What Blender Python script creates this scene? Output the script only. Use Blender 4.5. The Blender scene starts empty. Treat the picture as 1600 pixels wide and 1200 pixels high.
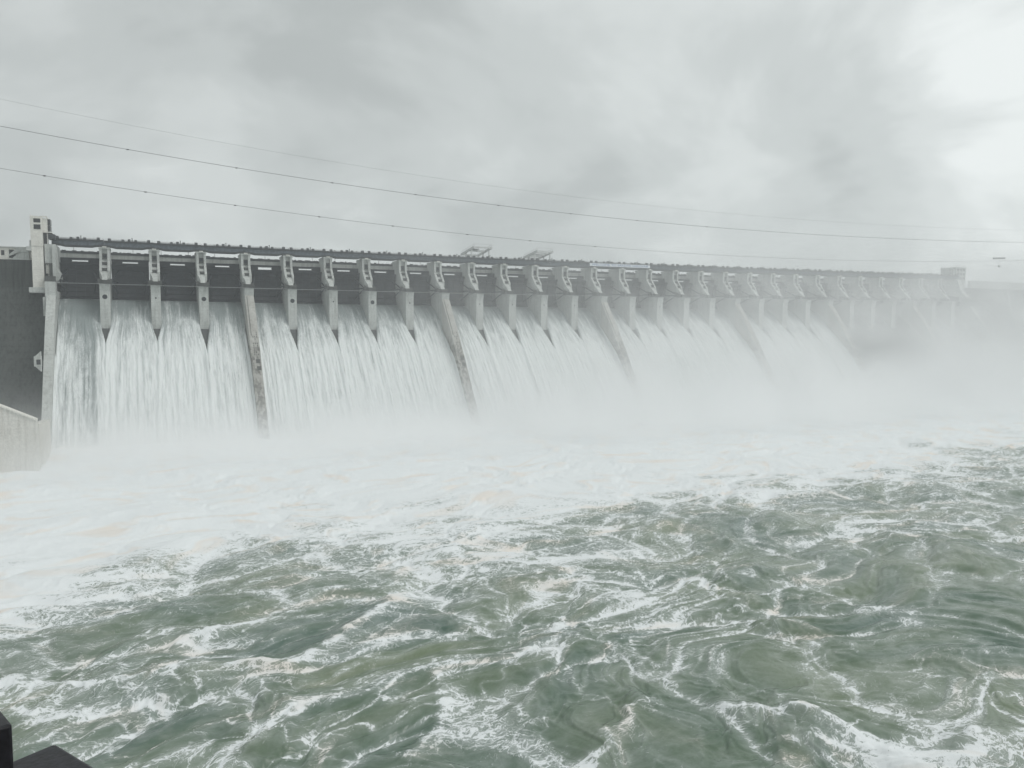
import bpy, math, random
import numpy as np
from mathutils import Vector, Matrix
R = math.radians
scn = bpy.context.scene
COL = scn.collection

# ------------------------------------------------------------------ camera
ZC = 78.0                      # height of the gate walkway above the river; the river is z = 0
CAM = np.array([18.9616, -453.2011, -22.5193 + ZC])
YAW, PITCH = 0.4342, 0.0710
FPX = 1225.0                   # focal length in pixels of a 1600 px wide frame
cd = bpy.data.cameras.new("camera")
cam = bpy.data.objects.new("camera", cd)
COL.objects.link(cam)
cam.location = CAM
cam.rotation_euler = (R(90) - PITCH, 0, -YAW)
cd.sensor_width = 36.0
cd.lens = 36.0 * FPX / 1600.0
cd.clip_start = 0.05
cd.clip_end = 9000
scn.camera = cam

# ------------------------------------------------------------------ sky, sun, exposure
SUN_EL, SUN_AZ = R(52), R(128)       # azimuth clockwise from +Y
w = bpy.data.worlds.new("World"); scn.world = w; w.use_nodes = True
nt = w.node_tree; nt.nodes.clear()
N = lambda t: nt.nodes.new(t)
L = lambda a, b: nt.links.new(a, b)
out = N("ShaderNodeOutputWorld"); bg = N("ShaderNodeBackground"); bg.inputs[1].default_value = 0.1
sky = N("ShaderNodeTexSky"); sky.sky_type = 'NISHITA'; sky.sun_disc = False
sky.sun_elevation = SUN_EL; sky.sun_rotation = SUN_AZ
tc = N("ShaderNodeTexCoord")
sep = N("ShaderNodeSeparateXYZ"); L(tc.outputs["Generated"], sep.inputs[0])
# cloud deck coordinates: direction projected on a flat layer overhead
mz = N("ShaderNodeMath"); mz.operation = 'MAXIMUM'; L(sep.outputs[2], mz.inputs[0]); mz.inputs[1].default_value = 0.0
az_ = N("ShaderNodeMath"); az_.operation = 'ADD'; L(mz.outputs[0], az_.inputs[0]); az_.inputs[1].default_value = 0.55
dv = N("ShaderNodeVectorMath"); dv.operation = 'DIVIDE'; L(tc.outputs["Generated"], dv.inputs[0]); L(az_.outputs[0], dv.inputs[1])
mpn = N("ShaderNodeMapping"); mpn.inputs["Location"].default_value = (2.96, -19.48, -2.83); L(dv.outputs[0], mpn.inputs[0])
n1 = N("ShaderNodeTexNoise"); n1.inputs["Scale"].default_value = 2.6; n1.inputs["Detail"].default_value = 6.0
n1.inputs["Roughness"].default_value = 0.52; n1.inputs["Distortion"].default_value = 0.35; L(mpn.outputs[0], n1.inputs[0])
n2 = N("ShaderNodeTexNoise"); n2.inputs["Scale"].default_value = 0.9; n2.inputs["Detail"].default_value = 2.0; L(mpn.outputs[0], n2.inputs[0])
mixn = N("ShaderNodeMath"); mixn.operation = 'MULTIPLY_ADD'; L(n2.outputs[0], mixn.inputs[0]); mixn.inputs[1].default_value = 0.55; L(n1.outputs[0], mixn.inputs[2])
GAP = (math.sin(R(57.5)) * math.cos(R(15.5)), math.cos(R(57.5)) * math.cos(R(15.5)), math.sin(R(15.5)))
ramp = N("ShaderNodeValToRGB")
SKY_STOPS = [(0.56, (3.95, 4.22, 4.18)), (0.70, (4.70, 5.0, 4.95)), (0.82, (5.45, 5.76, 5.70)), (0.95, (6.7, 7.02, 6.95))]
el = ramp.color_ramp.elements
while len(el) < len(SKY_STOPS): el.new(0.5)
for e, (p, c) in zip(el, SKY_STOPS):
    e.position = p; e.color = (c[0] / 8, c[1] / 8, c[2] / 8, 1)
ramp.color_ramp.interpolation = 'EASE'
# a thinner place in the cloud, low in the east
lob = N("ShaderNodeVectorMath"); lob.operation = 'DOT_PRODUCT'; L(tc.outputs["Generated"], lob.inputs[0]); lob.inputs[1].default_value = GAP
lobr = N("ShaderNodeMapRange"); lobr.interpolation_type = 'SMOOTHSTEP'; L(lob.outputs["Value"], lobr.inputs[0])
lobr.inputs[1].default_value = math.cos(R(9)); lobr.inputs[2].default_value = 1.0; lobr.inputs[4].default_value = 0.12
lobs = N("ShaderNodeMath"); lobs.operation = 'ADD'; L(mixn.outputs[0], lobs.inputs[0]); L(lobr.outputs[0], lobs.inputs[1])
L(lobs.outputs[0], ramp.inputs[0])
# the cloud is thinner (brighter) towards the veiled sun side and the far horizon
dotn = N("ShaderNodeVectorMath"); dotn.operation = 'DOT_PRODUCT'; L(tc.outputs["Generated"], dotn.inputs[0])
dotn.inputs[1].default_value = (0.93, 0.30, 0.22)
glow = N("ShaderNodeMapRange"); L(dotn.outputs["Value"], glow.inputs[0])
glow.inputs[1].default_value = 0.2; glow.inputs[2].default_value = 1.0; glow.inputs[3].default_value = 7.4; glow.inputs[4].default_value = 9.0
sc8 = N("ShaderNodeVectorMath"); sc8.operation = 'SCALE'; L(ramp.outputs[0], sc8.inputs[0]); L(glow.outputs[0], sc8.inputs["Scale"])
mx = N("ShaderNodeMix"); mx.data_type = 'RGBA'; mx.inputs[0].default_value = 0.975
L(sky.outputs[0], mx.inputs[6]); L(sc8.outputs[0], mx.inputs[7])
L(mx.outputs[2], bg.inputs[0]); L(bg.outputs[0], out.inputs[0])

sl = bpy.data.lights.new("sun", 'SUN'); sl.energy = 1.0; sl.angle = R(25); sl.color = (1.0, 0.985, 0.96)
so = bpy.data.objects.new("sun", sl); COL.objects.link(so); so.location = (100, -200, 400)
sd = Vector((math.sin(SUN_AZ) * math.cos(SUN_EL), math.cos(SUN_AZ) * math.cos(SUN_EL), math.sin(SUN_EL)))
so.rotation_euler = sd.to_track_quat('Z', 'Y').to_euler()
scn.view_settings.view_transform = 'Standard'; scn.view_settings.look = 'None'
scn.view_settings.exposure = 0.26; scn.view_settings.gamma = 1.0; scn.view_settings.use_curve_mapping = False
scn.cycles.max_bounces = 14; scn.cycles.volume_bounces = 12; scn.cycles.diffuse_bounces = 3
scn.cycles.glossy_bounces = 2; scn.cycles.transmission_bounces = 4
scn.cycles.use_denoising = True
scn.cycles.volume_step_rate = 1.0; scn.cycles.volume_max_steps = 64
scn.cycles.use_adaptive_sampling = True; scn.cycles.adaptive_threshold = 0.02

# ------------------------------------------------------------------ helpers
def tag(o, label=None, cat=None, group=None, kind=None):
    if label: o['label'] = label
    if cat: o['category'] = cat
    if group: o['group'] = group
    if kind: o['kind'] = kind
    return o
def empty(name, loc=(0, 0, 0), parent=None):
    o = bpy.data.objects.new(name, None); COL.objects.link(o); o.location = loc
    if parent: o.parent = parent
    return o
class MB:
    def __init__(s): s.v = []; s.f = []
    def add(s, vs, fs):
        b = len(s.v); s.v += [tuple(map(float, q)) for q in vs]; s.f += [tuple(b + i for i in q) for q in fs]
    def box(s, x0, x1, y0, y1, z0, z1):
        s.add([(x0, y0, z0), (x1, y0, z0), (x1, y1, z0), (x0, y1, z0), (x0, y0, z1), (x1, y0, z1), (x1, y1, z1), (x0, y1, z1)],
              [(0, 3, 2, 1), (4, 5, 6, 7), (0, 1, 5, 4), (1, 2, 6, 5), (2, 3, 7, 6), (3, 0, 4, 7)])
    def prism(s, prof, x0, x1):          # prof: (y, z) outline, extruded along x
        n = len(prof)
        s.add([(x0, y, z) for y, z in prof] + [(x1, y, z) for y, z in prof],
              [tuple(range(n))[::-1], tuple(range(n, 2 * n))] + [(i, (i + 1) % n, n + (i + 1) % n, n + i) for i in range(n)])
    def prism_y(s, prof, y0, y1):        # prof: (x, z) outline, extruded along y
        n = len(prof)
        s.add([(x, y0, z) for x, z in prof] + [(x, y1, z) for x, z in prof],
              [tuple(range(n)), tuple(range(n, 2 * n))[::-1]] + [((i + 1) % n, i, n + i, n + (i + 1) % n) for i in range(n)])
    def bar(s, a, b, w, h=None):         # square bar between two points
        a, b = Vector(a), Vector(b); d = (b - a).normalized(); h = h or w
        up = Vector((0, 0, 1)) if abs(d.z) < 0.95 else Vector((0, 1, 0))
        x = d.cross(up).normalized() * w / 2; y = x.cross(d).normalized() * h / 2
        s.add([a - x - y, a + x - y, a + x + y, a - x + y, b - x - y, b + x - y, b + x + y, b - x + y],
              [(0, 3, 2, 1), (4, 5, 6, 7), (0, 1, 5, 4), (1, 2, 6, 5), (2, 3, 7, 6), (3, 0, 4, 7)])
    def tube(s, pts, r, n=6):
        pts = [Vector(p) for p in pts]; base = len(s.v); m = len(pts)
        for i, p in enumerate(pts):
            d = (pts[min(i + 1, m - 1)] - pts[max(i - 1, 0)]).normalized()
            up = Vector((0, 0, 1)) if abs(d.z) < 0.95 else Vector((0, 1, 0))
            x = d.cross(up).normalized(); y = x.cross(d)
            for k in range(n):
                a = 2 * math.pi * k / n; s.v.append(tuple(p + x * r * math.cos(a) + y * r * math.sin(a)))
        for i in range(m - 1):
            for k in range(n):
                s.f.append((base + i * n + k, base + i * n + (k + 1) % n, base + (i + 1) * n + (k + 1) % n, base + (i + 1) * n + k))
        s.f.append(tuple(base + k for k in range(n))[::-1]); s.f.append(tuple(base + (m - 1) * n + k for k in range(n)))
    def build(s, name, mat, parent=None, warp=None, smooth=False):
        v = [warp(*q) for q in s.v] if warp else s.v
        me = bpy.data.meshes.new(name); me.from_pydata(v, [], s.f); me.update()
        if smooth: me.polygons.foreach_set("use_smooth", [True] * len(me.polygons))
        if mat: me.materials.append(mat)
        o = bpy.data.objects.new(name, me); COL.objects.link(o)
        if parent: o.parent = parent
        return o
def copy_tree(o, parent=None):
    c = o.copy(); COL.objects.link(c)
    if parent: c.parent = parent
    for ch in list(o.children): copy_tree(ch, c)
    return c

# ------------------------------------------------------------------ materials
class Mat:
    def __init__(s, name):
        s.m = bpy.data.materials.new(name); s.m.use_nodes = True; s.t = s.m.node_tree; s.t.nodes.clear()
        s.out = s.n("ShaderNodeOutputMaterial"); s.b = s.n("ShaderNodeBsdfPrincipled"); s.l(s.b.outputs[0], s.out.inputs[0])
    def n(s, t, **kw):
        nd = s.t.nodes.new(t)
        for k, v in kw.items(): setattr(nd, k, v)
        return nd
    def l(s, a, b): s.t.links.new(a, b)
    def set(s, nd, i, v):
        if isinstance(v, bpy.types.NodeSocket): s.l(v, nd.inputs[i])
        else: nd.inputs[i].default_value = v
    def math(s, op, a, b=0.0, c=None, clamp=False):
        nd = s.n("ShaderNodeMath", operation=op, use_clamp=clamp); s.set(nd, 0, a); s.set(nd, 1, b)
        if c is not None: s.set(nd, 2, c)
        return nd.outputs[0]
    def mapr(s, v, a, b, c=0.0, d=1.0, smooth=True):
        nd = s.n("ShaderNodeMapRange"); nd.interpolation_type = 'SMOOTHSTEP' if smooth else 'LINEAR'
        for i, q in enumerate((v, a, b, c, d)): s.set(nd, i, q)
        return nd.outputs[0]
    def noise(s, vec, scale, detail=4.0, rough=0.55, dist=0.0, color=False):
        nd = s.n("ShaderNodeTexNoise"); s.set(nd, "Vector", vec); s.set(nd, "Scale", scale)
        nd.inputs["Detail"].default_value = detail; nd.inputs["Roughness"].default_value = rough; nd.inputs["Distortion"].default_value = dist
        return nd.outputs[1 if color else 0]
    def scale(s, vec, v3, loc=(0, 0, 0)):
        nd = s.n("ShaderNodeMapping"); s.set(nd, 0, vec); nd.inputs["Scale"].default_value = v3; nd.inputs["Location"].default_value = loc
        return nd.outputs[0]
    def mix(s, f, a, b):
        nd = s.n("ShaderNodeMix", data_type='RGBA'); s.set(nd, 0, f)
        for i, q in ((6, a), (7, b)):
            if isinstance(q, tuple): q = (*q, 1.0) if len(q) == 3 else q
            s.set(nd, i, q)
        return nd.outputs[2]
    def bump(s, h, strength=0.5, dist=1.0):
        nd = s.n("ShaderNodeBump"); s.set(nd, "Height", h); nd.inputs["Strength"].default_value = strength; nd.inputs["Distance"].default_value = dist
        s.l(nd.outputs[0], s.b.inputs["Normal"])
    def geo(s): return s.n("ShaderNodeNewGeometry").outputs["Position"]

def concrete(name, c, stain, rough=0.85, lift=2.0, streak=0.6, wet=0.0):
    m = Mat(name); p = m.geo()
    big = m.noise(p, 0.11, 5, 0.6)
    st = m.noise(m.scale(p, (0.9, 0.9, 0.07)), 0.9, 5, 0.65)          # rain streaks running down
    fine = m.noise(p, 1.7, 4, 0.6)
    sx = m.n("ShaderNodeSeparateXYZ"); m.l(p, sx.inputs[0])
    fr = m.math('FRACT', m.math('DIVIDE', sx.outputs[2], lift))
    line = m.mapr(m.math('ABSOLUTE', m.math('SUBTRACT', fr, 0.5)), 0.0, 0.05, 1.0, 0.0)
    a = m.mapr(st, 0.42, 0.78, 0.0, streak)
    a = m.math('ADD', a, m.math('MULTIPLY', m.mapr(big, 0.4, 0.75), 0.35), clamp=True)
    a = m.math('ADD', a, m.math('MULTIPLY', line, m.mapr(fine, 0.4, 0.6, 0.1, 0.6)), clamp=True)
    col = m.mix(a, c, stain)
    hs = m.n("ShaderNodeHueSaturation"); m.set(hs, "Color", col); m.set(hs, "Value", m.mapr(fine, 0.2, 0.8, 0.85, 1.12))
    m.l(hs.outputs[0], m.b.inputs["Base Color"]); m.b.inputs["Roughness"].default_value = rough
    m.bump(m.math('SUBTRACT', fine, m.math('MULTIPLY', line, 0.5)), 0.35, 0.12)
    return m.m
def plain(name, c, rough=0.6, metal=0.0, var=0.25, scale=1.5):
    m = Mat(name); p = m.geo(); n = m.noise(p, scale, 5, 0.6)
    d = tuple(q * (1 - var) for q in c); e = tuple(min(1, q * (1 + var)) for q in c)
    m.l(m.mix(m.mapr(n, 0.3, 0.7), d, e), m.b.inputs["Base Color"])
    m.b.inputs["Roughness"].default_value = rough; m.b.inputs["Metallic"].default_value = metal
    m.bump(n, 0.15, 0.02)
    return m.m
M = {}
M['pier'] = concrete("pier_concrete", (0.52, 0.54, 0.52), (0.26, 0.27, 0.255))
M['pier_dark'] = concrete("dark_shade_concrete", (0.10, 0.105, 0.10), (0.05, 0.052, 0.05))  # dark tone puts the shade of recesses and openings into the colour
M['ridge'] = concrete("ridge_concrete", (0.47, 0.47, 0.44), (0.27, 0.25, 0.225), lift=1.6, streak=0.55)
def ridge_wear(m):
    t = m.node_tree; b = [n for n in t.nodes if n.type == 'BSDF_PRINCIPLED'][0]; src = b.inputs["Base Color"].links[0].from_socket
    g = t.nodes.new("ShaderNodeNewGeometry"); sp = t.nodes.new("ShaderNodeSeparateXYZ"); t.links.new(g.outputs["Position"], sp.inputs[0])
    mp = t.nodes.new("ShaderNodeMapping"); mp.inputs["Scale"].default_value = (0.9, 0.1, 0.55); t.links.new(g.outputs["Position"], mp.inputs[0])
    vo = t.nodes.new("ShaderNodeTexVoronoi"); vo.distance = 'CHEBYCHEV'; vo.inputs["Scale"].default_value = 1.0; t.links.new(mp.outputs[0], vo.inputs["Vector"])
    sc = t.nodes.new("ShaderNodeSeparateColor"); t.links.new(vo.outputs["Color"], sc.inputs[0])
    no = t.nodes.new("ShaderNodeTexNoise"); no.inputs["Scale"].default_value = 0.35; no.inputs["Detail"].default_value = 5; t.links.new(g.outputs["Position"], no.inputs["Vector"])
    ad = t.nodes.new("ShaderNodeMath"); ad.operation = 'MULTIPLY_ADD'; t.links.new(no.outputs[0], ad.inputs[0]); ad.inputs[1].default_value = 22; t.links.new(sp.outputs[2], ad.inputs[2])
    hi = t.nodes.new("ShaderNodeMapRange"); hi.interpolation_type = 'SMOOTHSTEP'; t.links.new(ad.outputs[0], hi.inputs[0])
    for i, v in ((1, 62.0), (2, 52.0), (3, 0.0), (4, 1.0)): hi.inputs[i].default_value = v
    bl = t.nodes.new("ShaderNodeMapRange"); t.links.new(sc.outputs[0], bl.inputs[0])
    for i, v in ((1, 0.25), (2, 0.75), (3, 0.15), (4, 0.75)): bl.inputs[i].default_value = v
    mu = t.nodes.new("ShaderNodeMath"); mu.operation = 'MULTIPLY'; t.links.new(hi.outputs[0], mu.inputs[0]); t.links.new(bl.outputs[0], mu.inputs[1])
    mx_ = t.nodes.new("ShaderNodeMix"); mx_.data_type = 'RGBA'; t.links.new(mu.outputs[0], mx_.inputs[0]); t.links.new(src, mx_.inputs[6]); mx_.inputs[7].default_value = (0.075, 0.07, 0.062, 1)
    t.links.new(mx_.outputs[2], b.inputs["Base Color"])
ridge_wear(M['ridge'])
M['spill'] = concrete("wet_spillway_concrete", (0.085, 0.09, 0.09), (0.035, 0.038, 0.04), rough=0.5, lift=3.0)
M['dam'] = concrete("weathered_dam_concrete", (0.066, 0.074, 0.069), (0.018, 0.023, 0.022), lift=3.0, streak=1.0)
M['white'] = concrete("painted_concrete", (0.72, 0.71, 0.66), (0.48, 0.47, 0.43), lift=3.2, streak=0.35)
M['wall'] = concrete("guide_wall_concrete", (0.66, 0.65, 0.61), (0.42, 0.40, 0.36), lift=1.5, streak=0.7)
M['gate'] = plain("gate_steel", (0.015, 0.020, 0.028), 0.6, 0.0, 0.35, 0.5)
M['girder'] = plain("girder_paint", (0.11, 0.13, 0.15), 0.55, 0.0, 0.3, 0.8)
M['flange'] = plain("girder_dark_paint", (0.045, 0.05, 0.055), 0.6, 0.0, 0.3, 0.8)
M['steel'] = plain("galvanised_steel", (0.30, 0.31, 0.31), 0.5, 0.3, 0.2, 2.0)
M['crane'] = plain("crane_paint", (0.52, 0.53, 0.52), 0.5, 0.0, 0.2, 1.0)
M['darkglass'] = plain("dark_glazing_and_shade", (0.035, 0.038, 0.04), 0.25, 0.0, 0.2, 1.0)
M['cable'] = plain("cable_aluminium", (0.10, 0.10, 0.105), 0.6, 0.2, 0.2, 1.0)
M['sign'] = plain("sign_white", (0.72, 0.76, 0.80), 0.5, 0.0, 0.06, 1.0)
M['signblue'] = plain("sign_blue", (0.06, 0.13, 0.32), 0.5, 0.0, 0.1, 1.0)
M['rail'] = plain("dark_painted_rail", (0.012, 0.012, 0.016), 0.45, 0.0, 0.5, 60.0)
M['rock'] = plain("bank_rock", (0.12, 0.11, 0.095), 0.9, 0.0, 0.5, 0.2)

# ------------------------------------------------------------------ the dam's line: pier stations in plan and level
ST = 23.0
def pix_to_station():
    A = np.array([18.9616, -453.2011, -22.5193]); k = 0.0518
    cy, sy, cp, sp = math.cos(YAW), math.sin(YAW), math.cos(PITCH), math.sin(PITCH)
    xs, zs = [], []
    for i in range(-1, 31):
        d = np.array([i * ST, 0, 0]) - A
        x = d[0] * cy - d[1] * sy; f = d[0] * sy + d[1] * cy
        D = f * cp - d[2] * sp; U = d[2] * cp + f * sp
        u, v = 1202 * x / D, -1202 * U / D
        r2 = (u * u + v * v) * 1e-6; u *= 1 + k * r2; v *= 1 + k * r2
        a = np.array([u / FPX, 1.0, -v / FPX]); F = a[1] * cp + a[2] * sp; Zz = -a[1] * sp + a[2] * cp
        w_ = np.array([a[0] * cy + F * sy, -a[0] * sy + F * cy, Zz]); t = (0 - A[1]) / w_[1]
        xs.append(A[0] + w_[0] * t); zs.append(A[2] + w_[2] * t)
    return np.array(xs), np.array(zs)
SX, SZ = pix_to_station()
IDX = np.arange(-1, 31)
def stx(i):
    if i < -1: return SX[0] + (i + 1) * ST
    if i > 30: return SX[-1] + (i - 30) * ST
    return float(np.interp(i, IDX, SX))
def stz(i): return float(np.interp(i, IDX, SZ))
def warp(x, y, z):
    i = x / ST
    return (stx(i), y, z + ZC + stz(i) * min(1.0, max(0.0, (z + 78) / 60)))
HW = 9.15            # half of a gate opening
PW = 2.35            # half of a pier
BIG = (3, 8, 13, 18, 22, 26)

dam = empty("dam", (0, 0, 0))
tag(dam, "long grey concrete spillway dam with thirty gate bays, half hidden in spray", "dam")

WAT = [(22, -7), (18, -8), (14, -9.8), (11, -11.6), (8, -13.8), (5, -16.3), (2, -19), (-1, -21.7), (-5, -25.2), (-9, -29), (-13, -33),
       (-17, -37.4), (-22, -43.2), (-28, -50.8), (-34, -58.8), (-40, -67), (-46, -74.5), (-52, -78.6), (-60, -80.5)]
CON = [(y, z - 2.7) for y, z in WAT]
RIDGE = [(0.9, -4), (0.2, -5), (-13, -22), (-24, -38), (-34, -53), (-45, -69), (-54, -80)]

# spillway body under all the bays
mb = MB()
prof = [(36, -12)] + CON + [(-62, -96), (36, -96)]
XS = np.linspace(-20.7, 29 * ST + 20.6, 60)
n = len(prof)
for x in XS: mb.v += [(x, y, z) for y, z in prof]
for a in range(len(XS) - 1):
    for i in range(n):
        j = (i + 1) % n
        mb.f.append((a * n + i, a * n + j, (a + 1) * n + j, (a + 1) * n + i))
mb.f.append(tuple(range(n))); mb.f.append(tuple((len(XS) - 1) * n + i for i in range(n))[::-1])
mb.build("spillway_face", M['spill'], dam, warp)

# ------------------------------------------------------------------ piers
def porthole_patch(mb, r, x0, x1, z0, z1, y, depth):
    cx, cz = (x0 + x1) / 2, (z0 + z1) / 2; hx, hz = (x1 - x0) / 2, (z1 - z0) / 2; n = 24
    o, c, d = [], [], []
    for k in range(n):
        a = 2 * math.pi * k / n; ca, sa = math.cos(a), math.sin(a); t = 1 / max(abs(ca), abs(sa))
        o.append((cx + ca * t * hx, y, cz + sa * t * hz)); c.append((cx + ca * r, y, cz + sa * r)); d.append((cx + ca * r, y + depth, cz + sa * r))
    f = []
    for k in range(n):
        j = (k + 1) % n; f += [(k, j, n + j, n + k), (n + k, n + j, 2 * n + j, 2 * n + k)]
    mb.add(o + c + d, f)
def make_pier(rad):
    mb = MB()
    W = PW
    # lower shaft; the nose face is left open between -4.2 and -8.9 for the round hole
    prof = [(0, 0), (0, -0.8), (0.9, -4.2), (0.9, -8.9), (0.9, -24.0), (9, -24.2), (28, -14), (28, 7.2), (14, 4.6), (11.2, 3.4), (10, 0)]
    n = len(prof)
    fs = [tuple(range(n))[::-1], tuple(range(n, 2 * n))]
    for i in range(n):
        if i == 2: continue
        fs.append((i, (i + 1) % n, n + (i + 1) % n, n + i))
    mb.add([(-W, y, z) for y, z in prof] + [(W, y, z) for y, z in prof], fs)
    porthole_patch(mb, rad, -W, W, -8.9, -4.2, 0.9, 0.5)
    o = mb.build("pier", M['pier'])
    # upper bracket carrying the service bridge
    ub = MB()
    fl = [(14.2, 20.0), (14.2, 12.8), (9.4, 7.4), (9.6, 3.9), (14, 4.7), (28, 7.3), (28, 20.0)]
    co = [(15.6, 19.9), (15.6, 13.0), (11.4, 8.0), (5.0, 2.3), (13.9, 4.5), (27, 7.1), (27, 19.9)]
    ub.prism(fl, -2.5, -1.25); ub.prism(fl, 1.25, 2.5); ub.prism(co, -1.26, 1.26)
    # chamfered cheeks running down to the tip
    for s in (-1, 1):
        a = [(s * 2.42, 9.5, 7.3), (s * 1.2, 11.3, 7.9), (s * 0.55, 5.4, 2.45), (s * 1.2, 6.0, 2.6), (s * 2.42, 9.7, 3.85)]
        c = (0, 11.5, 4.3)
        ub.add(a + [c], [(0, 1, 2, 3, 4) if s < 0 else (4, 3, 2, 1, 0)] + [((i, 5, (i + 1) % 5) if s < 0 else ((i + 1) % 5, 5, i)) for i in range(5)])
    ub.box(-2.75, 2.75, 13.8, 28.4, 19.0, 19.7)
    ub.build("upper_bracket", M['pier'], o)
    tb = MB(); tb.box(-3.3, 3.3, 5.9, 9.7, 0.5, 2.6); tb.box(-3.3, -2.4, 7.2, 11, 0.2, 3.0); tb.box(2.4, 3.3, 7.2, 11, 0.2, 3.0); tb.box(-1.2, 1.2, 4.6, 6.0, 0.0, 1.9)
    tb.build("trunnion_beam", M['pier_dark'], o)  # shade under the bracket is put into its dark colour
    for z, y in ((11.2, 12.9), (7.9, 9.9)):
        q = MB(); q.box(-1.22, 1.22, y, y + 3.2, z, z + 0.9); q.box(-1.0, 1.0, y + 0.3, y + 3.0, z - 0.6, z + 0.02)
        q.build("recess_dark_band", M['pier_dark'], o)  # dark blocks painted for the shaded openings in the bracket recess
    q = MB(); q.box(-1.0, 1.0, 13.3, 19.2, 19.703, 20.19); q.build("sky_gap_block", M['white'], o)  # white block stands in for bright sky through the girder gap
    q = MB(); q.box(-1.1, 1.1, 15.2, 16.0, 13.6, 16.6); q.build("recess_shade_box", M['pier_dark'], o)  # dark box in front of the core, recess shade put into its colour
    q = MB(); q.tube([(0, 15.3, 15.3), (0, 15.05, 15.3)], 0.75, 16); q.build("round_hole_shade", M['gate'], o)  # dark disc painted for the shade inside a round hole
    q = MB(); q.tube([(0, 1.5, -6.55), (0, 1.2, -6.55)], rad * 1.05, 20); q.build("hole_shade_disc", M['gate'], o)  # dark disc closes the hole, the shade of its depth painted in
    return o
protoA, protoB = make_pier(1.2), make_pier(0.45)
pierA = None
useA = useB = False
for i in range(0, 29):
    big_hole = i in (0, 2, 4, 6)
    if big_hole:
        o = protoA if not useA else copy_tree(protoA); useA = True
    else:
        o = protoB if not useB else copy_tree(protoB); useB = True
    o.parent = dam
    o.location = (stx(i), 0, ZC + stz(i))

# divide walls that carry some piers on down the spillway
def make_divide(w0=-PW, w1=PW, rows=True):
    mb = MB()
    prof = RIDGE + [(-58, -90), (12, -90), (12, -12), (2.5, -4)]
    mb.prism(prof, w0 + 0.02, w1 - 0.02)
    o = mb.build("divide_wall", M['ridge'])
    def ry(z): return float(np.interp(-z, [-q[1] for q in RIDGE], [q[0] for q in RIDGE]))
    if rows:
        def dark_block(name, x, z, s, proud=0.12):  # raised dark block, its colour stands for shade inside an opening
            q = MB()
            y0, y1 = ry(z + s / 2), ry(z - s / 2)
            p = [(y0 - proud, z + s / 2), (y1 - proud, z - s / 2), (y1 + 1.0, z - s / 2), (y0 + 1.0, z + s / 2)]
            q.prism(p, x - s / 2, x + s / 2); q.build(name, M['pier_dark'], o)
        dark_block("square_opening_shade", 0.7, -39.4, 2.1); dark_block("square_opening_shade", 0.9, -43.0, 2.1)
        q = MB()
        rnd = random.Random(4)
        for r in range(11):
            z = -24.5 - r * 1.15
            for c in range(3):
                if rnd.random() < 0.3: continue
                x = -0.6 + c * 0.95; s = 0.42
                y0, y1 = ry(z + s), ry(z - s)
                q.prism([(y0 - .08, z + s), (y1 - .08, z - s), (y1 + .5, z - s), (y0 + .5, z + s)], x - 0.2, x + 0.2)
        q.build("small_hole_shade", M['pier_dark'], o)  # raised dark marks, shade of the small holes put into the colour
        q = MB()
        for z0, z1 in ((-5, -12), (-12, -20), (-20, -26)):
            q.bar((-1.35, ry(z0) - .1, z0), (-1.35, ry(z1) - .1, z1), 0.25, 0.3)
        q.build("groove_shade_bar", M['pier_dark'], o)  # dark bar painted for the shade in a groove
    return o
div = make_divide()
for k, i in enumerate(BIG):
    o = div if k == 0 else copy_tree(div)
    o.parent = dam; o.location = (stx(i), 0, ZC + stz(i) * 0.6)

# ------------------------------------------------------------------ gates, breast walls, catwalk, service bridge
def arc(a0, a1, rr, n=10, c=(6.5, 2.0)):
    return [(c[0] + rr * math.cos(a0 + (a1 - a0) * k / n), c[1] + rr * math.sin(a0 + (a1 - a0) * k / n)) for k in range(n + 1)]
def make_gate():
    mb = MB(); a0, a1 = -0.58, 0.60
    mb.prism(arc(a0, a1, 16.6) + arc(a1, a0, 17.0), -HW + .02, HW - .02)
    o = mb.build("radial_gate", M['gate'])
    r = MB()
    for k in range(7):
        a = a0 + 0.06 + (a1 - a0 - 0.1) * k / 6
        r.prism(arc(a, a + 0.018, 16.0, 1) + arc(a + 0.018, a, 16.61, 1), -HW + .05, HW - .05)
    for x in (-6.2, -2.1, 2.1, 6.2):
        r.prism(arc(a0 + .02, a1 - .02, 15.9) + arc(a1 - .02, a0 + .02, 16.58), x - .12, x + .12)
    r.build("gate_ribs", M['gate'], o)
    for s in (-1, 1):
        q = MB()
        for a in (-0.38, 0.0, 0.38):
            e = (s * 6.2, 6.5 + 16 * math.cos(a), 2 + 16 * math.sin(a)); q.bar((s * 8.6, 8.2, 1.9), e, 0.5, 0.6)
        q.build("gate_arm", M['gate'], o)
    q = MB(); q.box(-0.75, 0.75, 22.5, 23.2, 8.8, 9.15); q.build("lifting_eye", M['steel'], o)
    return o
def make_breast(h):
    mb = MB(); z0, z1 = 13.25 - h, 13.25
    mb.box(-HW, HW, 24.2, 24.9, 9.0, z0); mb.box(-HW, -3.75, 24.2, 24.9, z0, z1); mb.box(3.75, HW, 24.2, 24.9, z0, z1)
    mb.box(-HW, HW, 24.2, 24.9, z1, 14.55)
    o = mb.build("breast_wall", M['gate'])
    f = MB()
    f.box(-4.0, 4.0, 23.9, 24.19, z1 + .003, z1 + .25); f.box(-4.0, 4.0, 23.9, 24.19, z0 - .25, z0 - .003)
    f.build("slot_frame", M['steel'], o)
    return o
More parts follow.
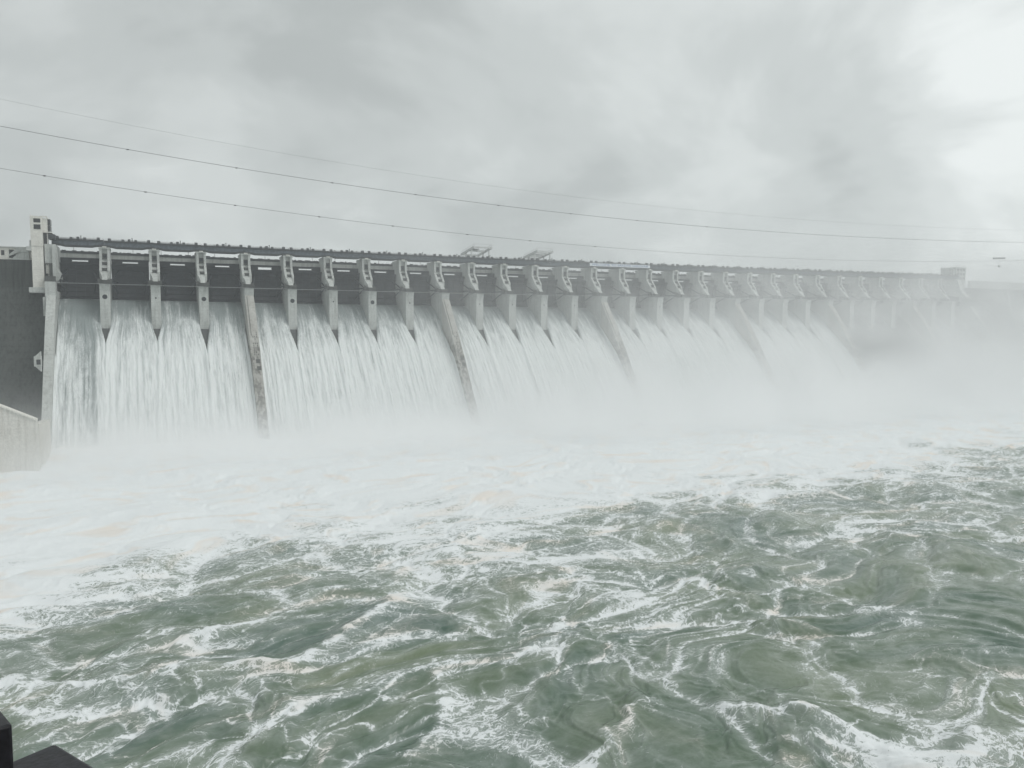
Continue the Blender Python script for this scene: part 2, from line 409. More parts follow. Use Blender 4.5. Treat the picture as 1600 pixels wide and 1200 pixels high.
def make_catwalk():
    mb = MB(); mb.box(-11.5, 11.5, -0.95, -0.03, -0.18, 0.02)
    o = mb.build("catwalk", M['steel'])
    q = MB()
    for y in (-0.92, -0.08):
        for z in (0.55, 1.05): q.bar((-11.5, y, z), (11.5, y, z), 0.04)
        for k in range(11): q.bar((-11.5 + 2.3 * k, y, 0.03), (-11.5 + 2.3 * k, y, 1.05), 0.06)
    q.build("handrail", M['gate'], o)
    return o
def make_bridge():
    e = empty("bridge_span")
    for y in (13.9, 18.6):
        mb = MB()
        top = 22.4
        xs = [-11.85, -8.4, -6.2, 6.2, 8.4, 11.85]; zs = [20.95, 20.8, 20.3, 20.3, 20.8, 20.95]
        pr = list(zip(xs, zs)) + [(11.85, top), (-11.85, top)]
        mb.prism_y(pr, y, y + 0.05)
        for k in range(17):
            x = -10 + k * 1.25; z = float(np.interp(x, xs, zs)); mb.box(x - .06, x + .06, y - 0.22, y - .003, z + .05, top - .05)
        g = mb.build("girder", M['girder'], e)
        fb = MB()
        for a in range(5):
            x0, x1, z0, z1 = xs[a], xs[a + 1], zs[a], zs[a + 1]
            fb.add([(x0, y - .35, z0 - .75), (x1, y - .35, z1 - .75), (x1, y + .4, z1 - .75), (x0, y + .4, z0 - .75),
                    (x0, y - .35, z0 - .01), (x1, y - .35, z1 - .01), (x1, y + .4, z1 - .01), (x0, y + .4, z0 - .01)],
                   [(0, 3, 2, 1), (4, 5, 6, 7), (0, 1, 5, 4), (1, 2, 6, 5), (2, 3, 7, 6), (3, 0, 4, 7)])
        fb.build("bottom_flange", M['flange'], g)
    d = MB(); d.box(-11.85, 11.85, 13.3, 19.4, 22.42, 23.0); d.box(-11.85, 11.85, 13.2, 13.4, 23.003, 23.35)
    d.build("deck_slab", M['flange'], e)
    q = MB()
    for z in (23.75, 24.15): q.bar((-11.48, 13.3, z), (11.48, 13.3, z), 0.06)
    for k in range(12): q.bar((-11.4 + 2.07 * k, 13.3, 23.36), (-11.4 + 2.07 * k, 13.3, 24.15), 0.07)
    q.build("railing", M['steel'], e)
    h = MB()
    def drum(x, wd, ht, y0=14.2, y1=15.6):
        h.box(x - wd / 2, x + wd / 2, y0, y1, 23.003, 23.0 + ht * .75)
        h.tube([(x - wd / 2 + .02, (y0 + y1) / 2, 23 + ht * .72), (x + wd / 2 - .02, (y0 + y1) / 2, 23 + ht * .72)], ht * .42, 10)
    drum(-9.4, 1.5, 1.5); drum(9.4, 1.5, 1.5); drum(-3.1, 1.3, 1.3); drum(3.1, 1.3, 1.3); h.box(-.65, .65, 14.0, 15.7, 23.003, 24.6)
    h.tube([(-9, 14.9, 23.8), (9, 14.9, 23.8)], .12, 8)
    h.box(1.25, 1.55, 14.3, 14.6, 23.003, 25.0); h.box(1.1, 1.7, 14.2, 14.7, 25.003, 25.25)
    h.build("gate_hoist", M['flange'], e)
    return e
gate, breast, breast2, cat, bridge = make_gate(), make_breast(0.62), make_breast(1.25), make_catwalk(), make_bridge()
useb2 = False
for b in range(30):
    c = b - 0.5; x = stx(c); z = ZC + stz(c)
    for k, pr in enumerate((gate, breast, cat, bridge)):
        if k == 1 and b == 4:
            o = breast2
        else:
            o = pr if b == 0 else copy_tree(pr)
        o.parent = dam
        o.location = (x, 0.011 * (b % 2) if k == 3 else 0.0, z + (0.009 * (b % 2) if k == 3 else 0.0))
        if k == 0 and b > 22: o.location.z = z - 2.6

# road bridge behind the gates
mb = MB()
xs_ = np.linspace(-22, 29 * ST + 22, 53)
def long_box(mb, y0, y1, z0, z1):
    b = len(mb.v)
    for x in xs_: mb.v += [(x, y0, z0), (x, y1, z0), (x, y1, z1), (x, y0, z1)]
    for a in range(len(xs_) - 1):
        for i in range(4): mb.f.append((b + a * 4 + i, b + a * 4 + (i + 1) % 4, b + a * 4 + 4 + (i + 1) % 4, b + a * 4 + 4 + i))
    mb.f.append((b, b + 3, b + 2, b + 1)); e = b + 4 * (len(xs_) - 1); mb.f.append((e, e + 1, e + 2, e + 3))
long_box(mb, 30, 38, 14.9, 17.3)
mb.build("road_bridge_beam", M['pier'], dam, warp)
mb = MB(); long_box(mb, 29.8, 30.1, 17.303, 18.55)
rnd = random.Random(11)
x = -20.0
while x < 29 * ST + 20:
    wd = rnd.uniform(0.8, 3.2); ht = rnd.uniform(0.12, 0.55)
    mb.box(x, x + wd, 29.85, 30.05, 18.553, 18.55 + ht); x += wd + rnd.uniform(0.6, 3.0)
mb.build("road_parapet", M['flange'], dam, warp)

# road lamp posts
def make_lamp():
    e = empty("street_lamp"); mb = MB(); mb.tube([(0, 0, 0), (0, 0, 4.2), (0, 0, 8.6)], 0.15, 6)
    mb.build("pole", M['steel'], e)
    q = MB(); q.bar((0, 0, 8.25), (0, 1.4, 8.5), 0.09); q.build("arm", M['steel'], e)
    q = MB(); q.box(-.16, .16, 1.2, 1.9, 8.45, 8.6); q.build("lamp_head", M['steel'], e)
    return e
def ordinal(n):
    units = ["", "first", "second", "third", "fourth", "fifth", "sixth", "seventh", "eighth", "ninth", "tenth", "eleventh", "twelfth", "thirteenth",
             "fourteenth", "fifteenth", "sixteenth", "seventeenth", "eighteenth", "nineteenth"]
    tens = {20: "twent", 30: "thirt", 40: "fort", 50: "fift"}
    if n < 20: return units[n]
    t = n // 10 * 10
    return tens[t] + "ieth" if n % 10 == 0 else tens[t] + "y-" + units[n % 10]
lamp0 = make_lamp()
x = -14.6; k = 0
while x < 29 * ST:
    o = lamp0 if k == 0 else copy_tree(lamp0)
    p = warp(x, 31.2, 17.31); o.location = p; k += 1
    near = "over the first gate bay beside the tall left tower" if k == 1 else "counted along the road bridge from the tall left tower"
    tag(o, ("first" if k == 1 else ordinal(k)) + " thin grey lamp post " + near, "lamp post", "lamp posts on the dam road bridge")
    x += 13.75

# end training walls
for s, i, in ((-1, -1), (1, 29)):
    mb = MB()
    prof = [(q[0], q[1]) for q in RIDGE] + [(-58, -92), (26, -92), (26, -4)]
    if s < 0: mb.prism(prof, -24.6, -20.7)
    else: mb.prism(prof, 29 * ST + 20.65 - 23, 29 * ST + 24.5 - 23)
    o = mb.build("end_wall", M['pier'], dam, warp)
    if s < 0:
        q = MB(); q.box(-27.0, -24.3, -37.5, -32.5, -40.2, -35.6); q.build("gallery_porch", M['pier'], o, warp)
        q = MB(); q.prism_y([(-26.7, -35.61), (-24.4, -35.61), (-24.4, -33.4)], -36.5, -33); q.prism_y([(-26.7, -40.19), (-24.4, -42.6), (-24.4, -40.19)], -36.5, -33)
        q.build("porch_haunch", M['pier'], o, warp)
        q = MB(); q.box(-26.0, -24.35, -37.62, -37.4, -39.3, -37.0); q.build("porch_opening_shade", M['darkglass'], o, warp)  # dark panel stands in for shade inside the opening
# left abutment block above the end wall
mb = MB()
mb.box(-25.2, -20.4, 5, 28, 9.8, 19.3); mb.box(-21.9, -20.4, 3.5, 5, -0.2, 18.6); mb.box(-25.2, -20.4, 6.5, 28, 0.4, 9.79)
mb.box(-25.2, -20.6, -1, 6.4, -7.4, 0.3); mb.box(-26.2, -24.62, -1, 8, -16.8, -7.41); mb.prism_y([(-20.39, 0.5), (-19.2, 2.4), (-19.2, 5.0), (-20.39, 7.4)], 4, 22)
ab = mb.build("abutment_block", M['pier'], dam, warp)
q = MB(); q.box(-25.25, -21.95, 4.2, 6.4, 9.2, 9.79); q.box(-23.2, -22.0, 4.4, 5.4, 0.4, 9.19); q.box(-25.2, -20.7, 1.0, 6.3, 0.31, 3.1); q.build("stair_frame", M['pier_dark'], ab, warp)
q = MB(); q.box(-25.0, -23.4, 5.9, 6.45, 4.6, 9.1); q.build("lit_opening_panel", M['white'], ab, warp)  # white panel painted for the brightness of a lit opening
# right pier head under the right tower
mb = MB(); mb.prism([(12, 19), (8, 9), (2, 3.2), (28, 7), (28, 19)], 28.9 * ST - 2.2, 28.9 * ST + 2.4)
mb.build("abutment_block", M['pier'], dam, warp)

# ------------------------------------------------------------------ non-overflow sections
def nonoverflow(name, x0, x1, top, matm, yt):
    mb = MB(); prof = [(yt, top), (yt, top - 14), (yt - 44, -92), (40, -92), (40, top)]
    mb.prism(prof, x0, x1)
    return mb.build(name, matm, dam, lambda x, y, z: (x, y, z + ZC))
nonoverflow("non_overflow_section", -190, -24.9, 12.0, M['dam'], 14.0)
o = nonoverflow("non_overflow_section", stx(29) + 3.9, 1150, 13.3, M['dam'], 16.0)
q = MB(); q.box(stx(29) + 16.5, 1150, 15.2, 17.0, 13.31, 19.8); q.build("road_parapet", M['pier'], o, lambda x, y, z: (x, y, z + ZC))
for xr in (stx(29) + 70.0,):
    q = MB()
    q.bar((xr, 15.6, 13.2), (xr, 12.5, -2), 1.2, 0.8); q.bar((xr, 12.9, -2), (xr, -2, -30), 1.2, .8); q.bar((xr, -2, -30), (xr, -29, -92), 1.2, 0.8)
    q.build("stair_flight", M['pier'], o, lambda x, y, z: (x, y, z + ZC))
q = MB(); q.tube([(-34.2, 13.7, -6), (-34.2, 13.6, -2.5)], .16, 6); q.tube([(-34.2, 13.7, -6), (-34.2, -14.6, -62)], 0.16, 6)
q.build("drain_pipe", M['pier'], dam, lambda x, y, z: (x, y, z + ZC))

Zs = lambda x, y, z: (x, y, z + ZC)
# ------------------------------------------------------------------ left tower, building
t = empty("lift_tower", (-29, 4, ZC - 4.8)); tag(t, "tall pale tower with two dark louvred windows at the dam's left end", "tower")
LT = lambda x, y, z: (x + 29, y - 4, z + 4.8)
mb = MB()
mb.box(-32.2, -27.2, 4, 12, -2.2, 18.4); mb.box(-32.3, -27.1, 3.7, 12, 18.403, 32.6); mb.box(-27.097, -25.0, 5.0, 12, 25.6, 32.2)
mb.box(-32.6, -32.303, 6.0, 9, 29, 32.5)
mb.build("shaft", M['white'], t, LT)
q = MB(); q.box(-33.8, -26.2, 2.2, 12.2, -4.8, -2.203); q.build("base_ledge", M['pier'], t, LT)
q = MB(); q.prism_y([(-27.19, -2.2), (-25.6, -2.2), (-26.3, -0.6), (-27.19, 2.6)], 4.6, 11); q.build("haunch", M['pier'], t, LT)
for z0, z1 in ((29.9, 31.9), (26.6, 29.0)):
    fz = MB(); fz.box(-30.9, -27.75, 3.62, 3.697, z0 - .12, z0); fz.box(-30.9, -27.75, 3.62, 3.697, z1, z1 + .12)
    fr_ = fz.build("window", M['white'], t, LT)
    q = MB(); q.box(-30.8, -27.85, 3.6, 3.696, z0 + .003, z1 - .003)
    for k in range(5): q.box(-30.8, -27.85, 3.52, 3.597, z0 + .1 + (z1 - z0) * k / 5, z0 + .22 + (z1 - z0) * k / 5)
    q.build("louvre", M['darkglass'], fr_, LT)
q = MB()
for xa, xb in ((-32.3, -31.0), (-27.7, -25.0)): q.box(xa, xb, 3.7, 4.0, 32.603, 33.3)
q.box(-31.0, -27.7, 3.75, 3.9, 32.603, 33.1); q.box(-32.3, -32.0, 4.003, 12, 32.603, 33.3); q.box(-25.3, -25, 4.003, 12, 32.21, 33.1)
q.build("roof_parapet", M['white'], t, LT)
q = MB(); q.box(-27.09, -25.4, 6.2, 11.8, -1.0, 25.2); q.build("glazed_stair_shaft", M['darkglass'], t, LT)
q = MB(); q.box(-25.39, -25.15, 5.4, 5.9, 0.5, 25.5); q.box(-27.0, -23.2, 5.0, 12, 25.25, 25.58); q.build("landing_slab", M['white'], t, LT)
for z0, z1 in ((26.4, 28.6), (29.2, 32.0)):
    q = MB(); q.box(-24.99, -23.7, 5.6, 11.5, z0, z1); q.build("side_bay", M['darkglass'], t, LT)
q = MB(); q.box(-24.9, -21.9, 5.2, 11.5, 22.2, 24.6); q.build("side_canopy", M['flange'], t, LT)
q = MB(); q.box(-33.2, -32.203, 4.2, 9, 18.1, 18.6); q.box(-33.0, -32.22, 4.6, 8, 18.603, 21.2); q.box(-34.4, -32.21, 3.9, 9, 16.0, 18.09); q.build("access_porch", M['pier'], t, LT)

b = empty("control_building", (-60, 14, ZC + 12.0)); tag(b, "low white building with an outside stair on the left dam crest", "building")
LB = lambda x, y, z: (x + 60, y - 14, z - 12.0)
q = MB(); q.box(-90, -32.4, 15, 24, 12.003, 18.0); q.build("wall", M['white'], b, LB)
q = MB(); q.box(-90, -32.4, 14.2, 24.6, 18.003, 18.5); q.build("roof", M['pier'], b, LB)
for xw in (-46.6, -54, -61, -68, -75, -82):
    q = MB(); q.box(xw, xw + 1.4, 14.9, 14.997, 14.1, 16.6); q.build("window", M['darkglass'], b, LB)
q = MB(); q.box(-43.2, -40.4, 14.9, 14.997, 12.9, 17.0); q.build("doorway", M['darkglass'], b, LB)
q = MB(); q.prism_y([(-43.2, 13.6), (-43.2, 14.3), (-39.4, 17.9), (-34.5, 17.9), (-34.5, 16.0), (-38.5, 15.8)], 13.2, 14.2)
q.prism_y([(-42.5, 12.003), (-38.6, 15.75), (-34.5, 15.95), (-34.5, 12.003)], 13.7, 14.2); q.build("outside_stair", M['pier'], b, LB)

# ------------------------------------------------------------------ right tower
t = empty("hoist_tower", (672, 14, ZC + 5)); tag(t, "faint square tower in the mist at the dam's far right end", "tower")
LR = lambda x, y, z: (x - 672, y - 14, z - 5)
q = MB(); q.box(669.5, 683.0, 16, 30, 8, 30.6); q.box(667.5, 669.497, 17, 29, 24, 29.8)
q.build("shaft", M['pier'], t, LR)
for zz in (28.2, 24.6, 21.0):
    for xx in (671.5, 675.5, 679.5):
        q = MB(); q.box(xx, xx + 2.2, 15.9, 15.997, zz, zz + 1.7); q.build("window", M['darkglass'], t, LR)
q = MB(); q.box(669.0, 683.4, 15.6, 30.4, 30.603, 31.3)
for k in range(6): q.box(665.6 + 0.0, 669.4, 18 + 2 * k, 18.3 + 2 * k, 29.9, 30.3)
for k in range(5): q.box(670 + 3 * k, 670.25 + 3 * k, 15.7, 16.0, 31.303, 33.2)
q.build("roof_frame", M['pier'], t, LR)
for xx in (665.5, 669.2):
    q = MB(); q.bar((xx, 18, 24), (xx, 18, 32.5), .3); q.bar((xx, 27, 24), (xx, 27, 32.5), .3); q.build("mast", M['steel'], t, LR)

# ------------------------------------------------------------------ gantry cranes on the deck
def make_crane(xa, xb, yh, zh, yl, zl, cross, label):
    base = warp(xa + 6, 14.5, 23.0)
    e = empty("gantry_crane", (xa, yh, 23.0 + ZC - 1.5)); tag(e, label, "crane", "gantry cranes on the dam deck")
    O = Vector((xa, yh, 23.0 - 1.5)); wp = lambda x, y, z: (x - O.x, y - O.y, z - O.z)
    A, B_ = Vector((xa, yh, zh)), Vector((xb, yh, zh - .1)); C_, D_ = Vector((xa, yl, zl)), Vector((xb, yl, zl - .1))
    for p, q_ in ((A, C_), (B_, D_)):
        m1 = MB(); m1.bar(p, q_, 0.9, 1.25); m1.bar(p + Vector((0, 0, .75)), q_ + Vector((0, 0, .75)), 0.5, .15)
        m1.build("main_beam", M['crane'], e, wp)
    for f in cross:
        m1 = MB(); m1.bar(A.lerp(C_, f), B_.lerp(D_, f), 0.6, 0.9); m1.build("cross_beam", M['crane'], e, wp)
    for x in (xa, xb):
        P, Q_ = (A, C_) if x == xa else (B_, D_)
        for f in (0.20, 0.62):
            top = P.lerp(Q_, f); m1 = MB(); m1.bar(top - Vector((0, 0, .5)), (top.x, top.y, 20.9), 0.7, 0.7); m1.build("leg", M['crane'], e, wp)
    m1 = MB()
    for f in np.linspace(0.0, 1.0, 8):
        for P, Q_ in ((A, C_), (B_, D_)):
            t_ = P.lerp(Q_, float(f)); m1.bar(t_ + Vector((0, 0, .6)), t_ + Vector((0, 0, 2.0)), 0.09)
    for P, Q_ in ((A, C_), (B_, D_)): m1.bar(P + Vector((0, 0, 2.0)), Q_ + Vector((0, 0, 2.0)), 0.09)
    m1.bar(A + Vector((0, 0, 2.0)), B_ + Vector((0, 0, 2.0)), 0.09)
    m1.build("handrail", M['steel'], e, wp)
    m1 = MB(); t1 = A.lerp(C_, .45); m1.box(t1.x + 1.2, xb - 5, t1.y - 1.6, t1.y + 1.6, t1.z + .65, t1.z + 1.3); m1.build("trolley", M['steel'], e, wp)
    return e
make_crane(207.5, 219.5, 10, 28.7, 33, 25.7, (0.02, 0.45, 0.97), "open white crane frame with two cross beams, nearer of the two cranes on the deck")
make_crane(252.2, 263.5, 10, 28.0, 31, 25.2, (0.02, 0.25, 0.5, 0.72, 0.97), "open white crane frame with many cross beams, farther of the two cranes on the deck")

# ------------------------------------------------------------------ welcome sign on the girder
sg = MB(); sg.box(293.6, 342.8, 13.05, 13.2, 19.85, 21.85)
sgo = sg.build("banner_sign", M['sign'], None, Zs); tag(sgo, "long white banner with blue lettering fixed along the bridge deck", "sign")
fc = bpy.data.curves.new("lettering", 'FONT'); fc.body = "WELCOME TO SARDAR SAROVAR"; fc.size = 1.85; fc.align_x = 'CENTER'; fc.align_y = 'CENTER'; fc.extrude = 0.02
fo = bpy.data.objects.new("lettering", fc); COL.objects.link(fo)
bpy.context.view_layer.update()
me = bpy.data.meshes.new_from_object(fo.evaluated_get(bpy.context.evaluated_depsgraph_get()))
bpy.data.objects.remove(fo)
lo = bpy.data.objects.new("lettering", me); me.materials.clear(); me.materials.append(M['signblue']); COL.objects.link(lo)
lo.parent = sgo; lo.rotation_euler = (R(90), 0, 0); lo.location = (318.2, 13.02, 20.85 + ZC)
wd = max(v.co.x for v in me.vertices) - min(v.co.x for v in me.vertices); lo.scale = (46.0 / wd, 1, 1)

# ------------------------------------------------------------------ power cables
def cable(name, c, r, label, spacers=()):
    xs = np.linspace(-75, 820, 90); zz = np.polyval(c, xs) + ZC
    mb = MB(); mb.tube([(float(x), -40, float(z)) for x, z in zip(xs, zz)], r, 6)
    o = mb.build(name, M['cable'], None, None, True); tag(o, label, "power cable", "power cables crossing above the dam")
    for x in spacers:
        q = MB(); z = float(np.polyval(c, x)) + ZC; q.tube([(x - .5, -40, z), (x, -40, z - .1), (x + .5, -40, z)], .27, 8); q.build("spacer", M['cable'], o)
    return o
W1 = [-5.65665825e-08, 1.5923121571e-04, -0.10275225434, 61.964297743]
W2 = [-4.638193801e-08, 1.605320075e-04, -0.102645428993, 43.619905277]
W0 = [-5.475416503e-08, 1.651550410e-04, -0.109817945, 73.42855211]
cable("power_cable", W1, 0.10, "dark power cable, the middle and most distinct of the three lines", (13, 61, 108, 153, 202, 249, 296, 350))
cable("power_cable", W2, 0.085, "dark power cable, lowest of the three lines, passing just over the cranes", (-21, 20, 60, 101, 140, 183, 222, 266))
cable("power_cable", W0, 0.035, "faint hair-thin cable, highest of the three lines")
q = MB(); q.tube([(636.4, -40, 33.35 + ZC), (643, -40, 33.7 + ZC), (650.4, -40, 34.1 + ZC)], 0.75, 10); q.tube([(643.7, -40, 33.2 + ZC), (643.7, -40, 27.8 + ZC)], .06, 5)
q.tube([(643.0, -40, 27.4 + ZC), (644.4, -40, 27.4 + ZC)], .7, 8)
o = q.build("cable_marker", M['steel']); tag(o, "small grey fitting hanging on the lowest cable right of the far tower", "cable fitting")

# ------------------------------------------------------------------ left guide wall in the river
e = empty("guide_wall", (-45, -104, 0)); tag(e, "white concrete guide wall rising from the foam at the left edge", "wall")
LG = lambda x, y, z: (x + 45, y + 104, z + ZC)
mb = MB(); mb.prism_y([(-140, -88), (-140, -43), (-60, -48.2), (-34.2, -51.2), (-20.8, -58.0), (-20.0, -88)], -104.5, -101)
mb.prism([(-100.9, -59.5), (-62, -62), (-62, -88), (-100.9, -88)], -23.4, -20.6)
mb.build("wall", M['wall'], e, LG)
q = MB()
for (xa, za), (xb, zb) in (((-140, -43), (-60, -48.2)), ((-60, -48.2), (-34.2, -51.2)), ((-34.2, -51.2), (-20.8, -58.0))):
    q.prism_y([(xa, za + .003), (xb, zb + .003), (xb, zb + .6), (xa, za + .6)], -105.0, -100.6)
q.build("coping", M['white'], e, LG)

# ------------------------------------------------------------------ viewing terrace under the camera and its rail
mb = MB()
cx_, cy_, cz_ = CAM
rnd = random.Random(3)
g = []
def BK(x, y, z): return (cx_ + x * math.cos(YAW) + y * math.sin(YAW), cy_ - x * math.sin(YAW) + y * math.cos(YAW), z)
for a in range(25):
    for c in range(15):
        x = -60 + 5 * a; fr_ = c / 14
        y = 1.6 + fr_ * 30; z = cz_ - 1.75 - fr_ * 62
        if c > 0: y += rnd.uniform(-1.4, 0.2) * min(1, c / 4); z += rnd.uniform(-1.5, .2)
        g.append(BK(x, y, z))
mb.add(g, [(a * 15 + c, (a + 1) * 15 + c, (a + 1) * 15 + c + 1, a * 15 + c + 1) for a in range(24) for c in range(14)])
mb.add([BK(-60, -40, cz_ - 1.75), BK(60, -40, cz_ - 1.75), BK(60, 1.6, cz_ - 1.75), BK(-60, 1.6, cz_ - 1.75)], [(0, 1, 2, 3)])
o = mb.build("river_bank", M['rock']); tag(o, kind="structure")

e = empty("railing", (18.7, -451.6, ZC - 24.27)); tag(e, "corner of a dark painted railing at the viewpoint, lower left", "railing")
LK = lambda x, y, z: (x - 18.7, y + 451.6, z + 24.27)
def obox(mb, o, e1, l1, e2, l2, z0, z1):
    o = np.array(o); e1 = np.array(e1) / np.linalg.norm(e1); e2 = np.array(e2) / np.linalg.norm(e2)
    P = [o, o + e1 * l1, o + e1 * l1 + e2 * l2, o + e2 * l2]
    mb.add([(*p, z0) for p in P] + [(*p, z1) for p in P], [(0, 3, 2, 1), (4, 5, 6, 7), (0, 1, 5, 4), (1, 2, 6, 5), (2, 3, 7, 6), (3, 0, 4, 7)])
def bevel(o, wdt):
    b_ = o.modifiers.new("bevel", 'BEVEL'); b_.width = wdt; b_.segments = 2
q = MB(); obox(q, (18.775, -451.5), (.51, -.86), .7, (-.86, -.51), .1, -23.45, -23.32); bevel(q.build("rail", M['rail'], e, LK), .006)
q = MB(); obox(q, (18.74, -451.72), (-.37, .93), .09, (-.93, -.37), .3, -24.27, -23.17); bevel(q.build("post", M['rail'], e, LK), .005)
q = MB(); obox(q, (18.775, -451.62), (-.37, .93), .12, (-.93, -.37), .2, -23.6, -23.345); bevel(q.build("bracket", M['rail'], e, LK), .005)

# ------------------------------------------------------------------ noise for the river and the falling sheets
def hash2(ix, iy, seed):
    h = (ix.astype(np.int64) * 374761393 + iy.astype(np.int64) * 668265263 + seed * 1442695041) & 0xffffffff
    h = ((h ^ (h >> 13)) * 1274126177) & 0xffffffff
    return (h ^ (h >> 16)) & 0xffffffff
def perlin(x, y, seed=0):
    ix, iy = np.floor(x), np.floor(y); fx, fy = x - ix, y - iy
    def gr(dx, dy):
        a = hash2(ix + dx, iy + dy, seed) * (2 * math.pi / 4294967296.0)
        return np.cos(a) * (fx - dx) + np.sin(a) * (fy - dy)
    ux, uy = fx * fx * fx * (fx * (fx * 6 - 15) + 10), fy * fy * fy * (fy * (fy * 6 - 15) + 10)
    a = gr(0, 0) * (1 - ux) + gr(1, 0) * ux; c = gr(0, 1) * (1 - ux) + gr(1, 1) * ux
    return (a * (1 - uy) + c * uy) * 1.5
def fbm(x, y, seed, octv=4, gain=0.5):
    s = 0; a = 1.0; t = 0
    for o in range(octv):
        s = s + a * perlin(x * 2 ** o, y * 2 ** o, seed + o * 17); t += a; a *= gain
    return s / t
def sstep(a, b, x):
    t = np.clip((x - a) / (b - a), 0, 1); return t * t * (3 - 2 * t)
def grid_mesh(name, V, nr, ncol, mat, attrs=None, smooth=True):
    me = bpy.data.meshes.new(name)
    me.vertices.add(len(V)); me.vertices.foreach_set("co", V.astype(np.float32).ravel())
    i = np.arange(nr - 1)[:, None] * ncol + np.arange(ncol - 1)[None, :]
    q = np.stack([i, i + 1, i + ncol + 1, i + ncol], -1).reshape(-1, 4)
    me.loops.add(q.size); me.loops.foreach_set("vertex_index", q.ravel().astype(np.int32))
    me.polygons.add(len(q)); me.polygons.foreach_set("loop_start", (np.arange(len(q)) * 4).astype(np.int32))
    me.update(calc_edges=True)
    if smooth: me.polygons.foreach_set("use_smooth", np.ones(len(q), bool))
    for k, a in (attrs or {}).items():
        if a.ndim == 1:
            at = me.attributes.new(k, 'FLOAT', 'POINT'); at.data.foreach_set("value", a.astype(np.float32))
        else:
            at = me.attributes.new(k, 'FLOAT_VECTOR', 'POINT'); at.data.foreach_set("vector", a.astype(np.float32).ravel())
    me.materials.append(mat)
    o = bpy.data.objects.new(name, me); COL.objects.link(o)
    return o

# ------------------------------------------------------------------ falling water
m = Mat("falling_water")
at = m.n("ShaderNodeAttribute", attribute_name="flow"); uv = at.outputs["Vector"]
af = m.n("ShaderNodeAttribute", attribute_name="froth").outputs["Fac"]
s1 = m.noise(m.scale(uv, (1.0, 0.026, 1)), 1.5, 5, 0.62, 0.25)
s2 = m.noise(m.scale(uv, (1.0, 0.075, 1), (31, 7, 0)), 5.0, 4, 0.65, 0.3)
s3 = m.noise(m.scale(uv, (1.0, 0.5, 1), (3, 17, 0)), 3.0, 4, 0.72, 0.2)
st = m.math('ADD', m.math('MULTIPLY', s1, 0.38), m.math('ADD', m.math('MULTIPLY', s2, 0.30), m.math('MULTIPLY', s3, 0.32)))
v = m.math('ADD', st, m.math('MULTIPLY', m.math('SUBTRACT', af, 0.5), 0.42))
clm = m.noise(m.scale(uv, (0.35, 0.07, 1), (8, 3, 0)), 1.0, 4, 0.6, 0.6)
v = m.math('ADD', v, m.math('MULTIPLY', m.math('SUBTRACT', clm, 0.5), 0.35))
wt = m.mapr(v, 0.35, 0.64)
col = m.mix(wt, (0.25, 0.285, 0.285), (0.76, 0.79, 0.785))
m.l(col, m.b.inputs["Base Color"]); m.l(m.mapr(wt, 0, 1, 0.35, 0.8), m.b.inputs["Roughness"])
m.bump(st, 0.6, 0.7)
FALL = m.m
WAT_A = np.array(WAT, float)
seg = np.r_[0, np.cumsum(np.hypot(*np.diff(WAT_A, axis=0).T))]
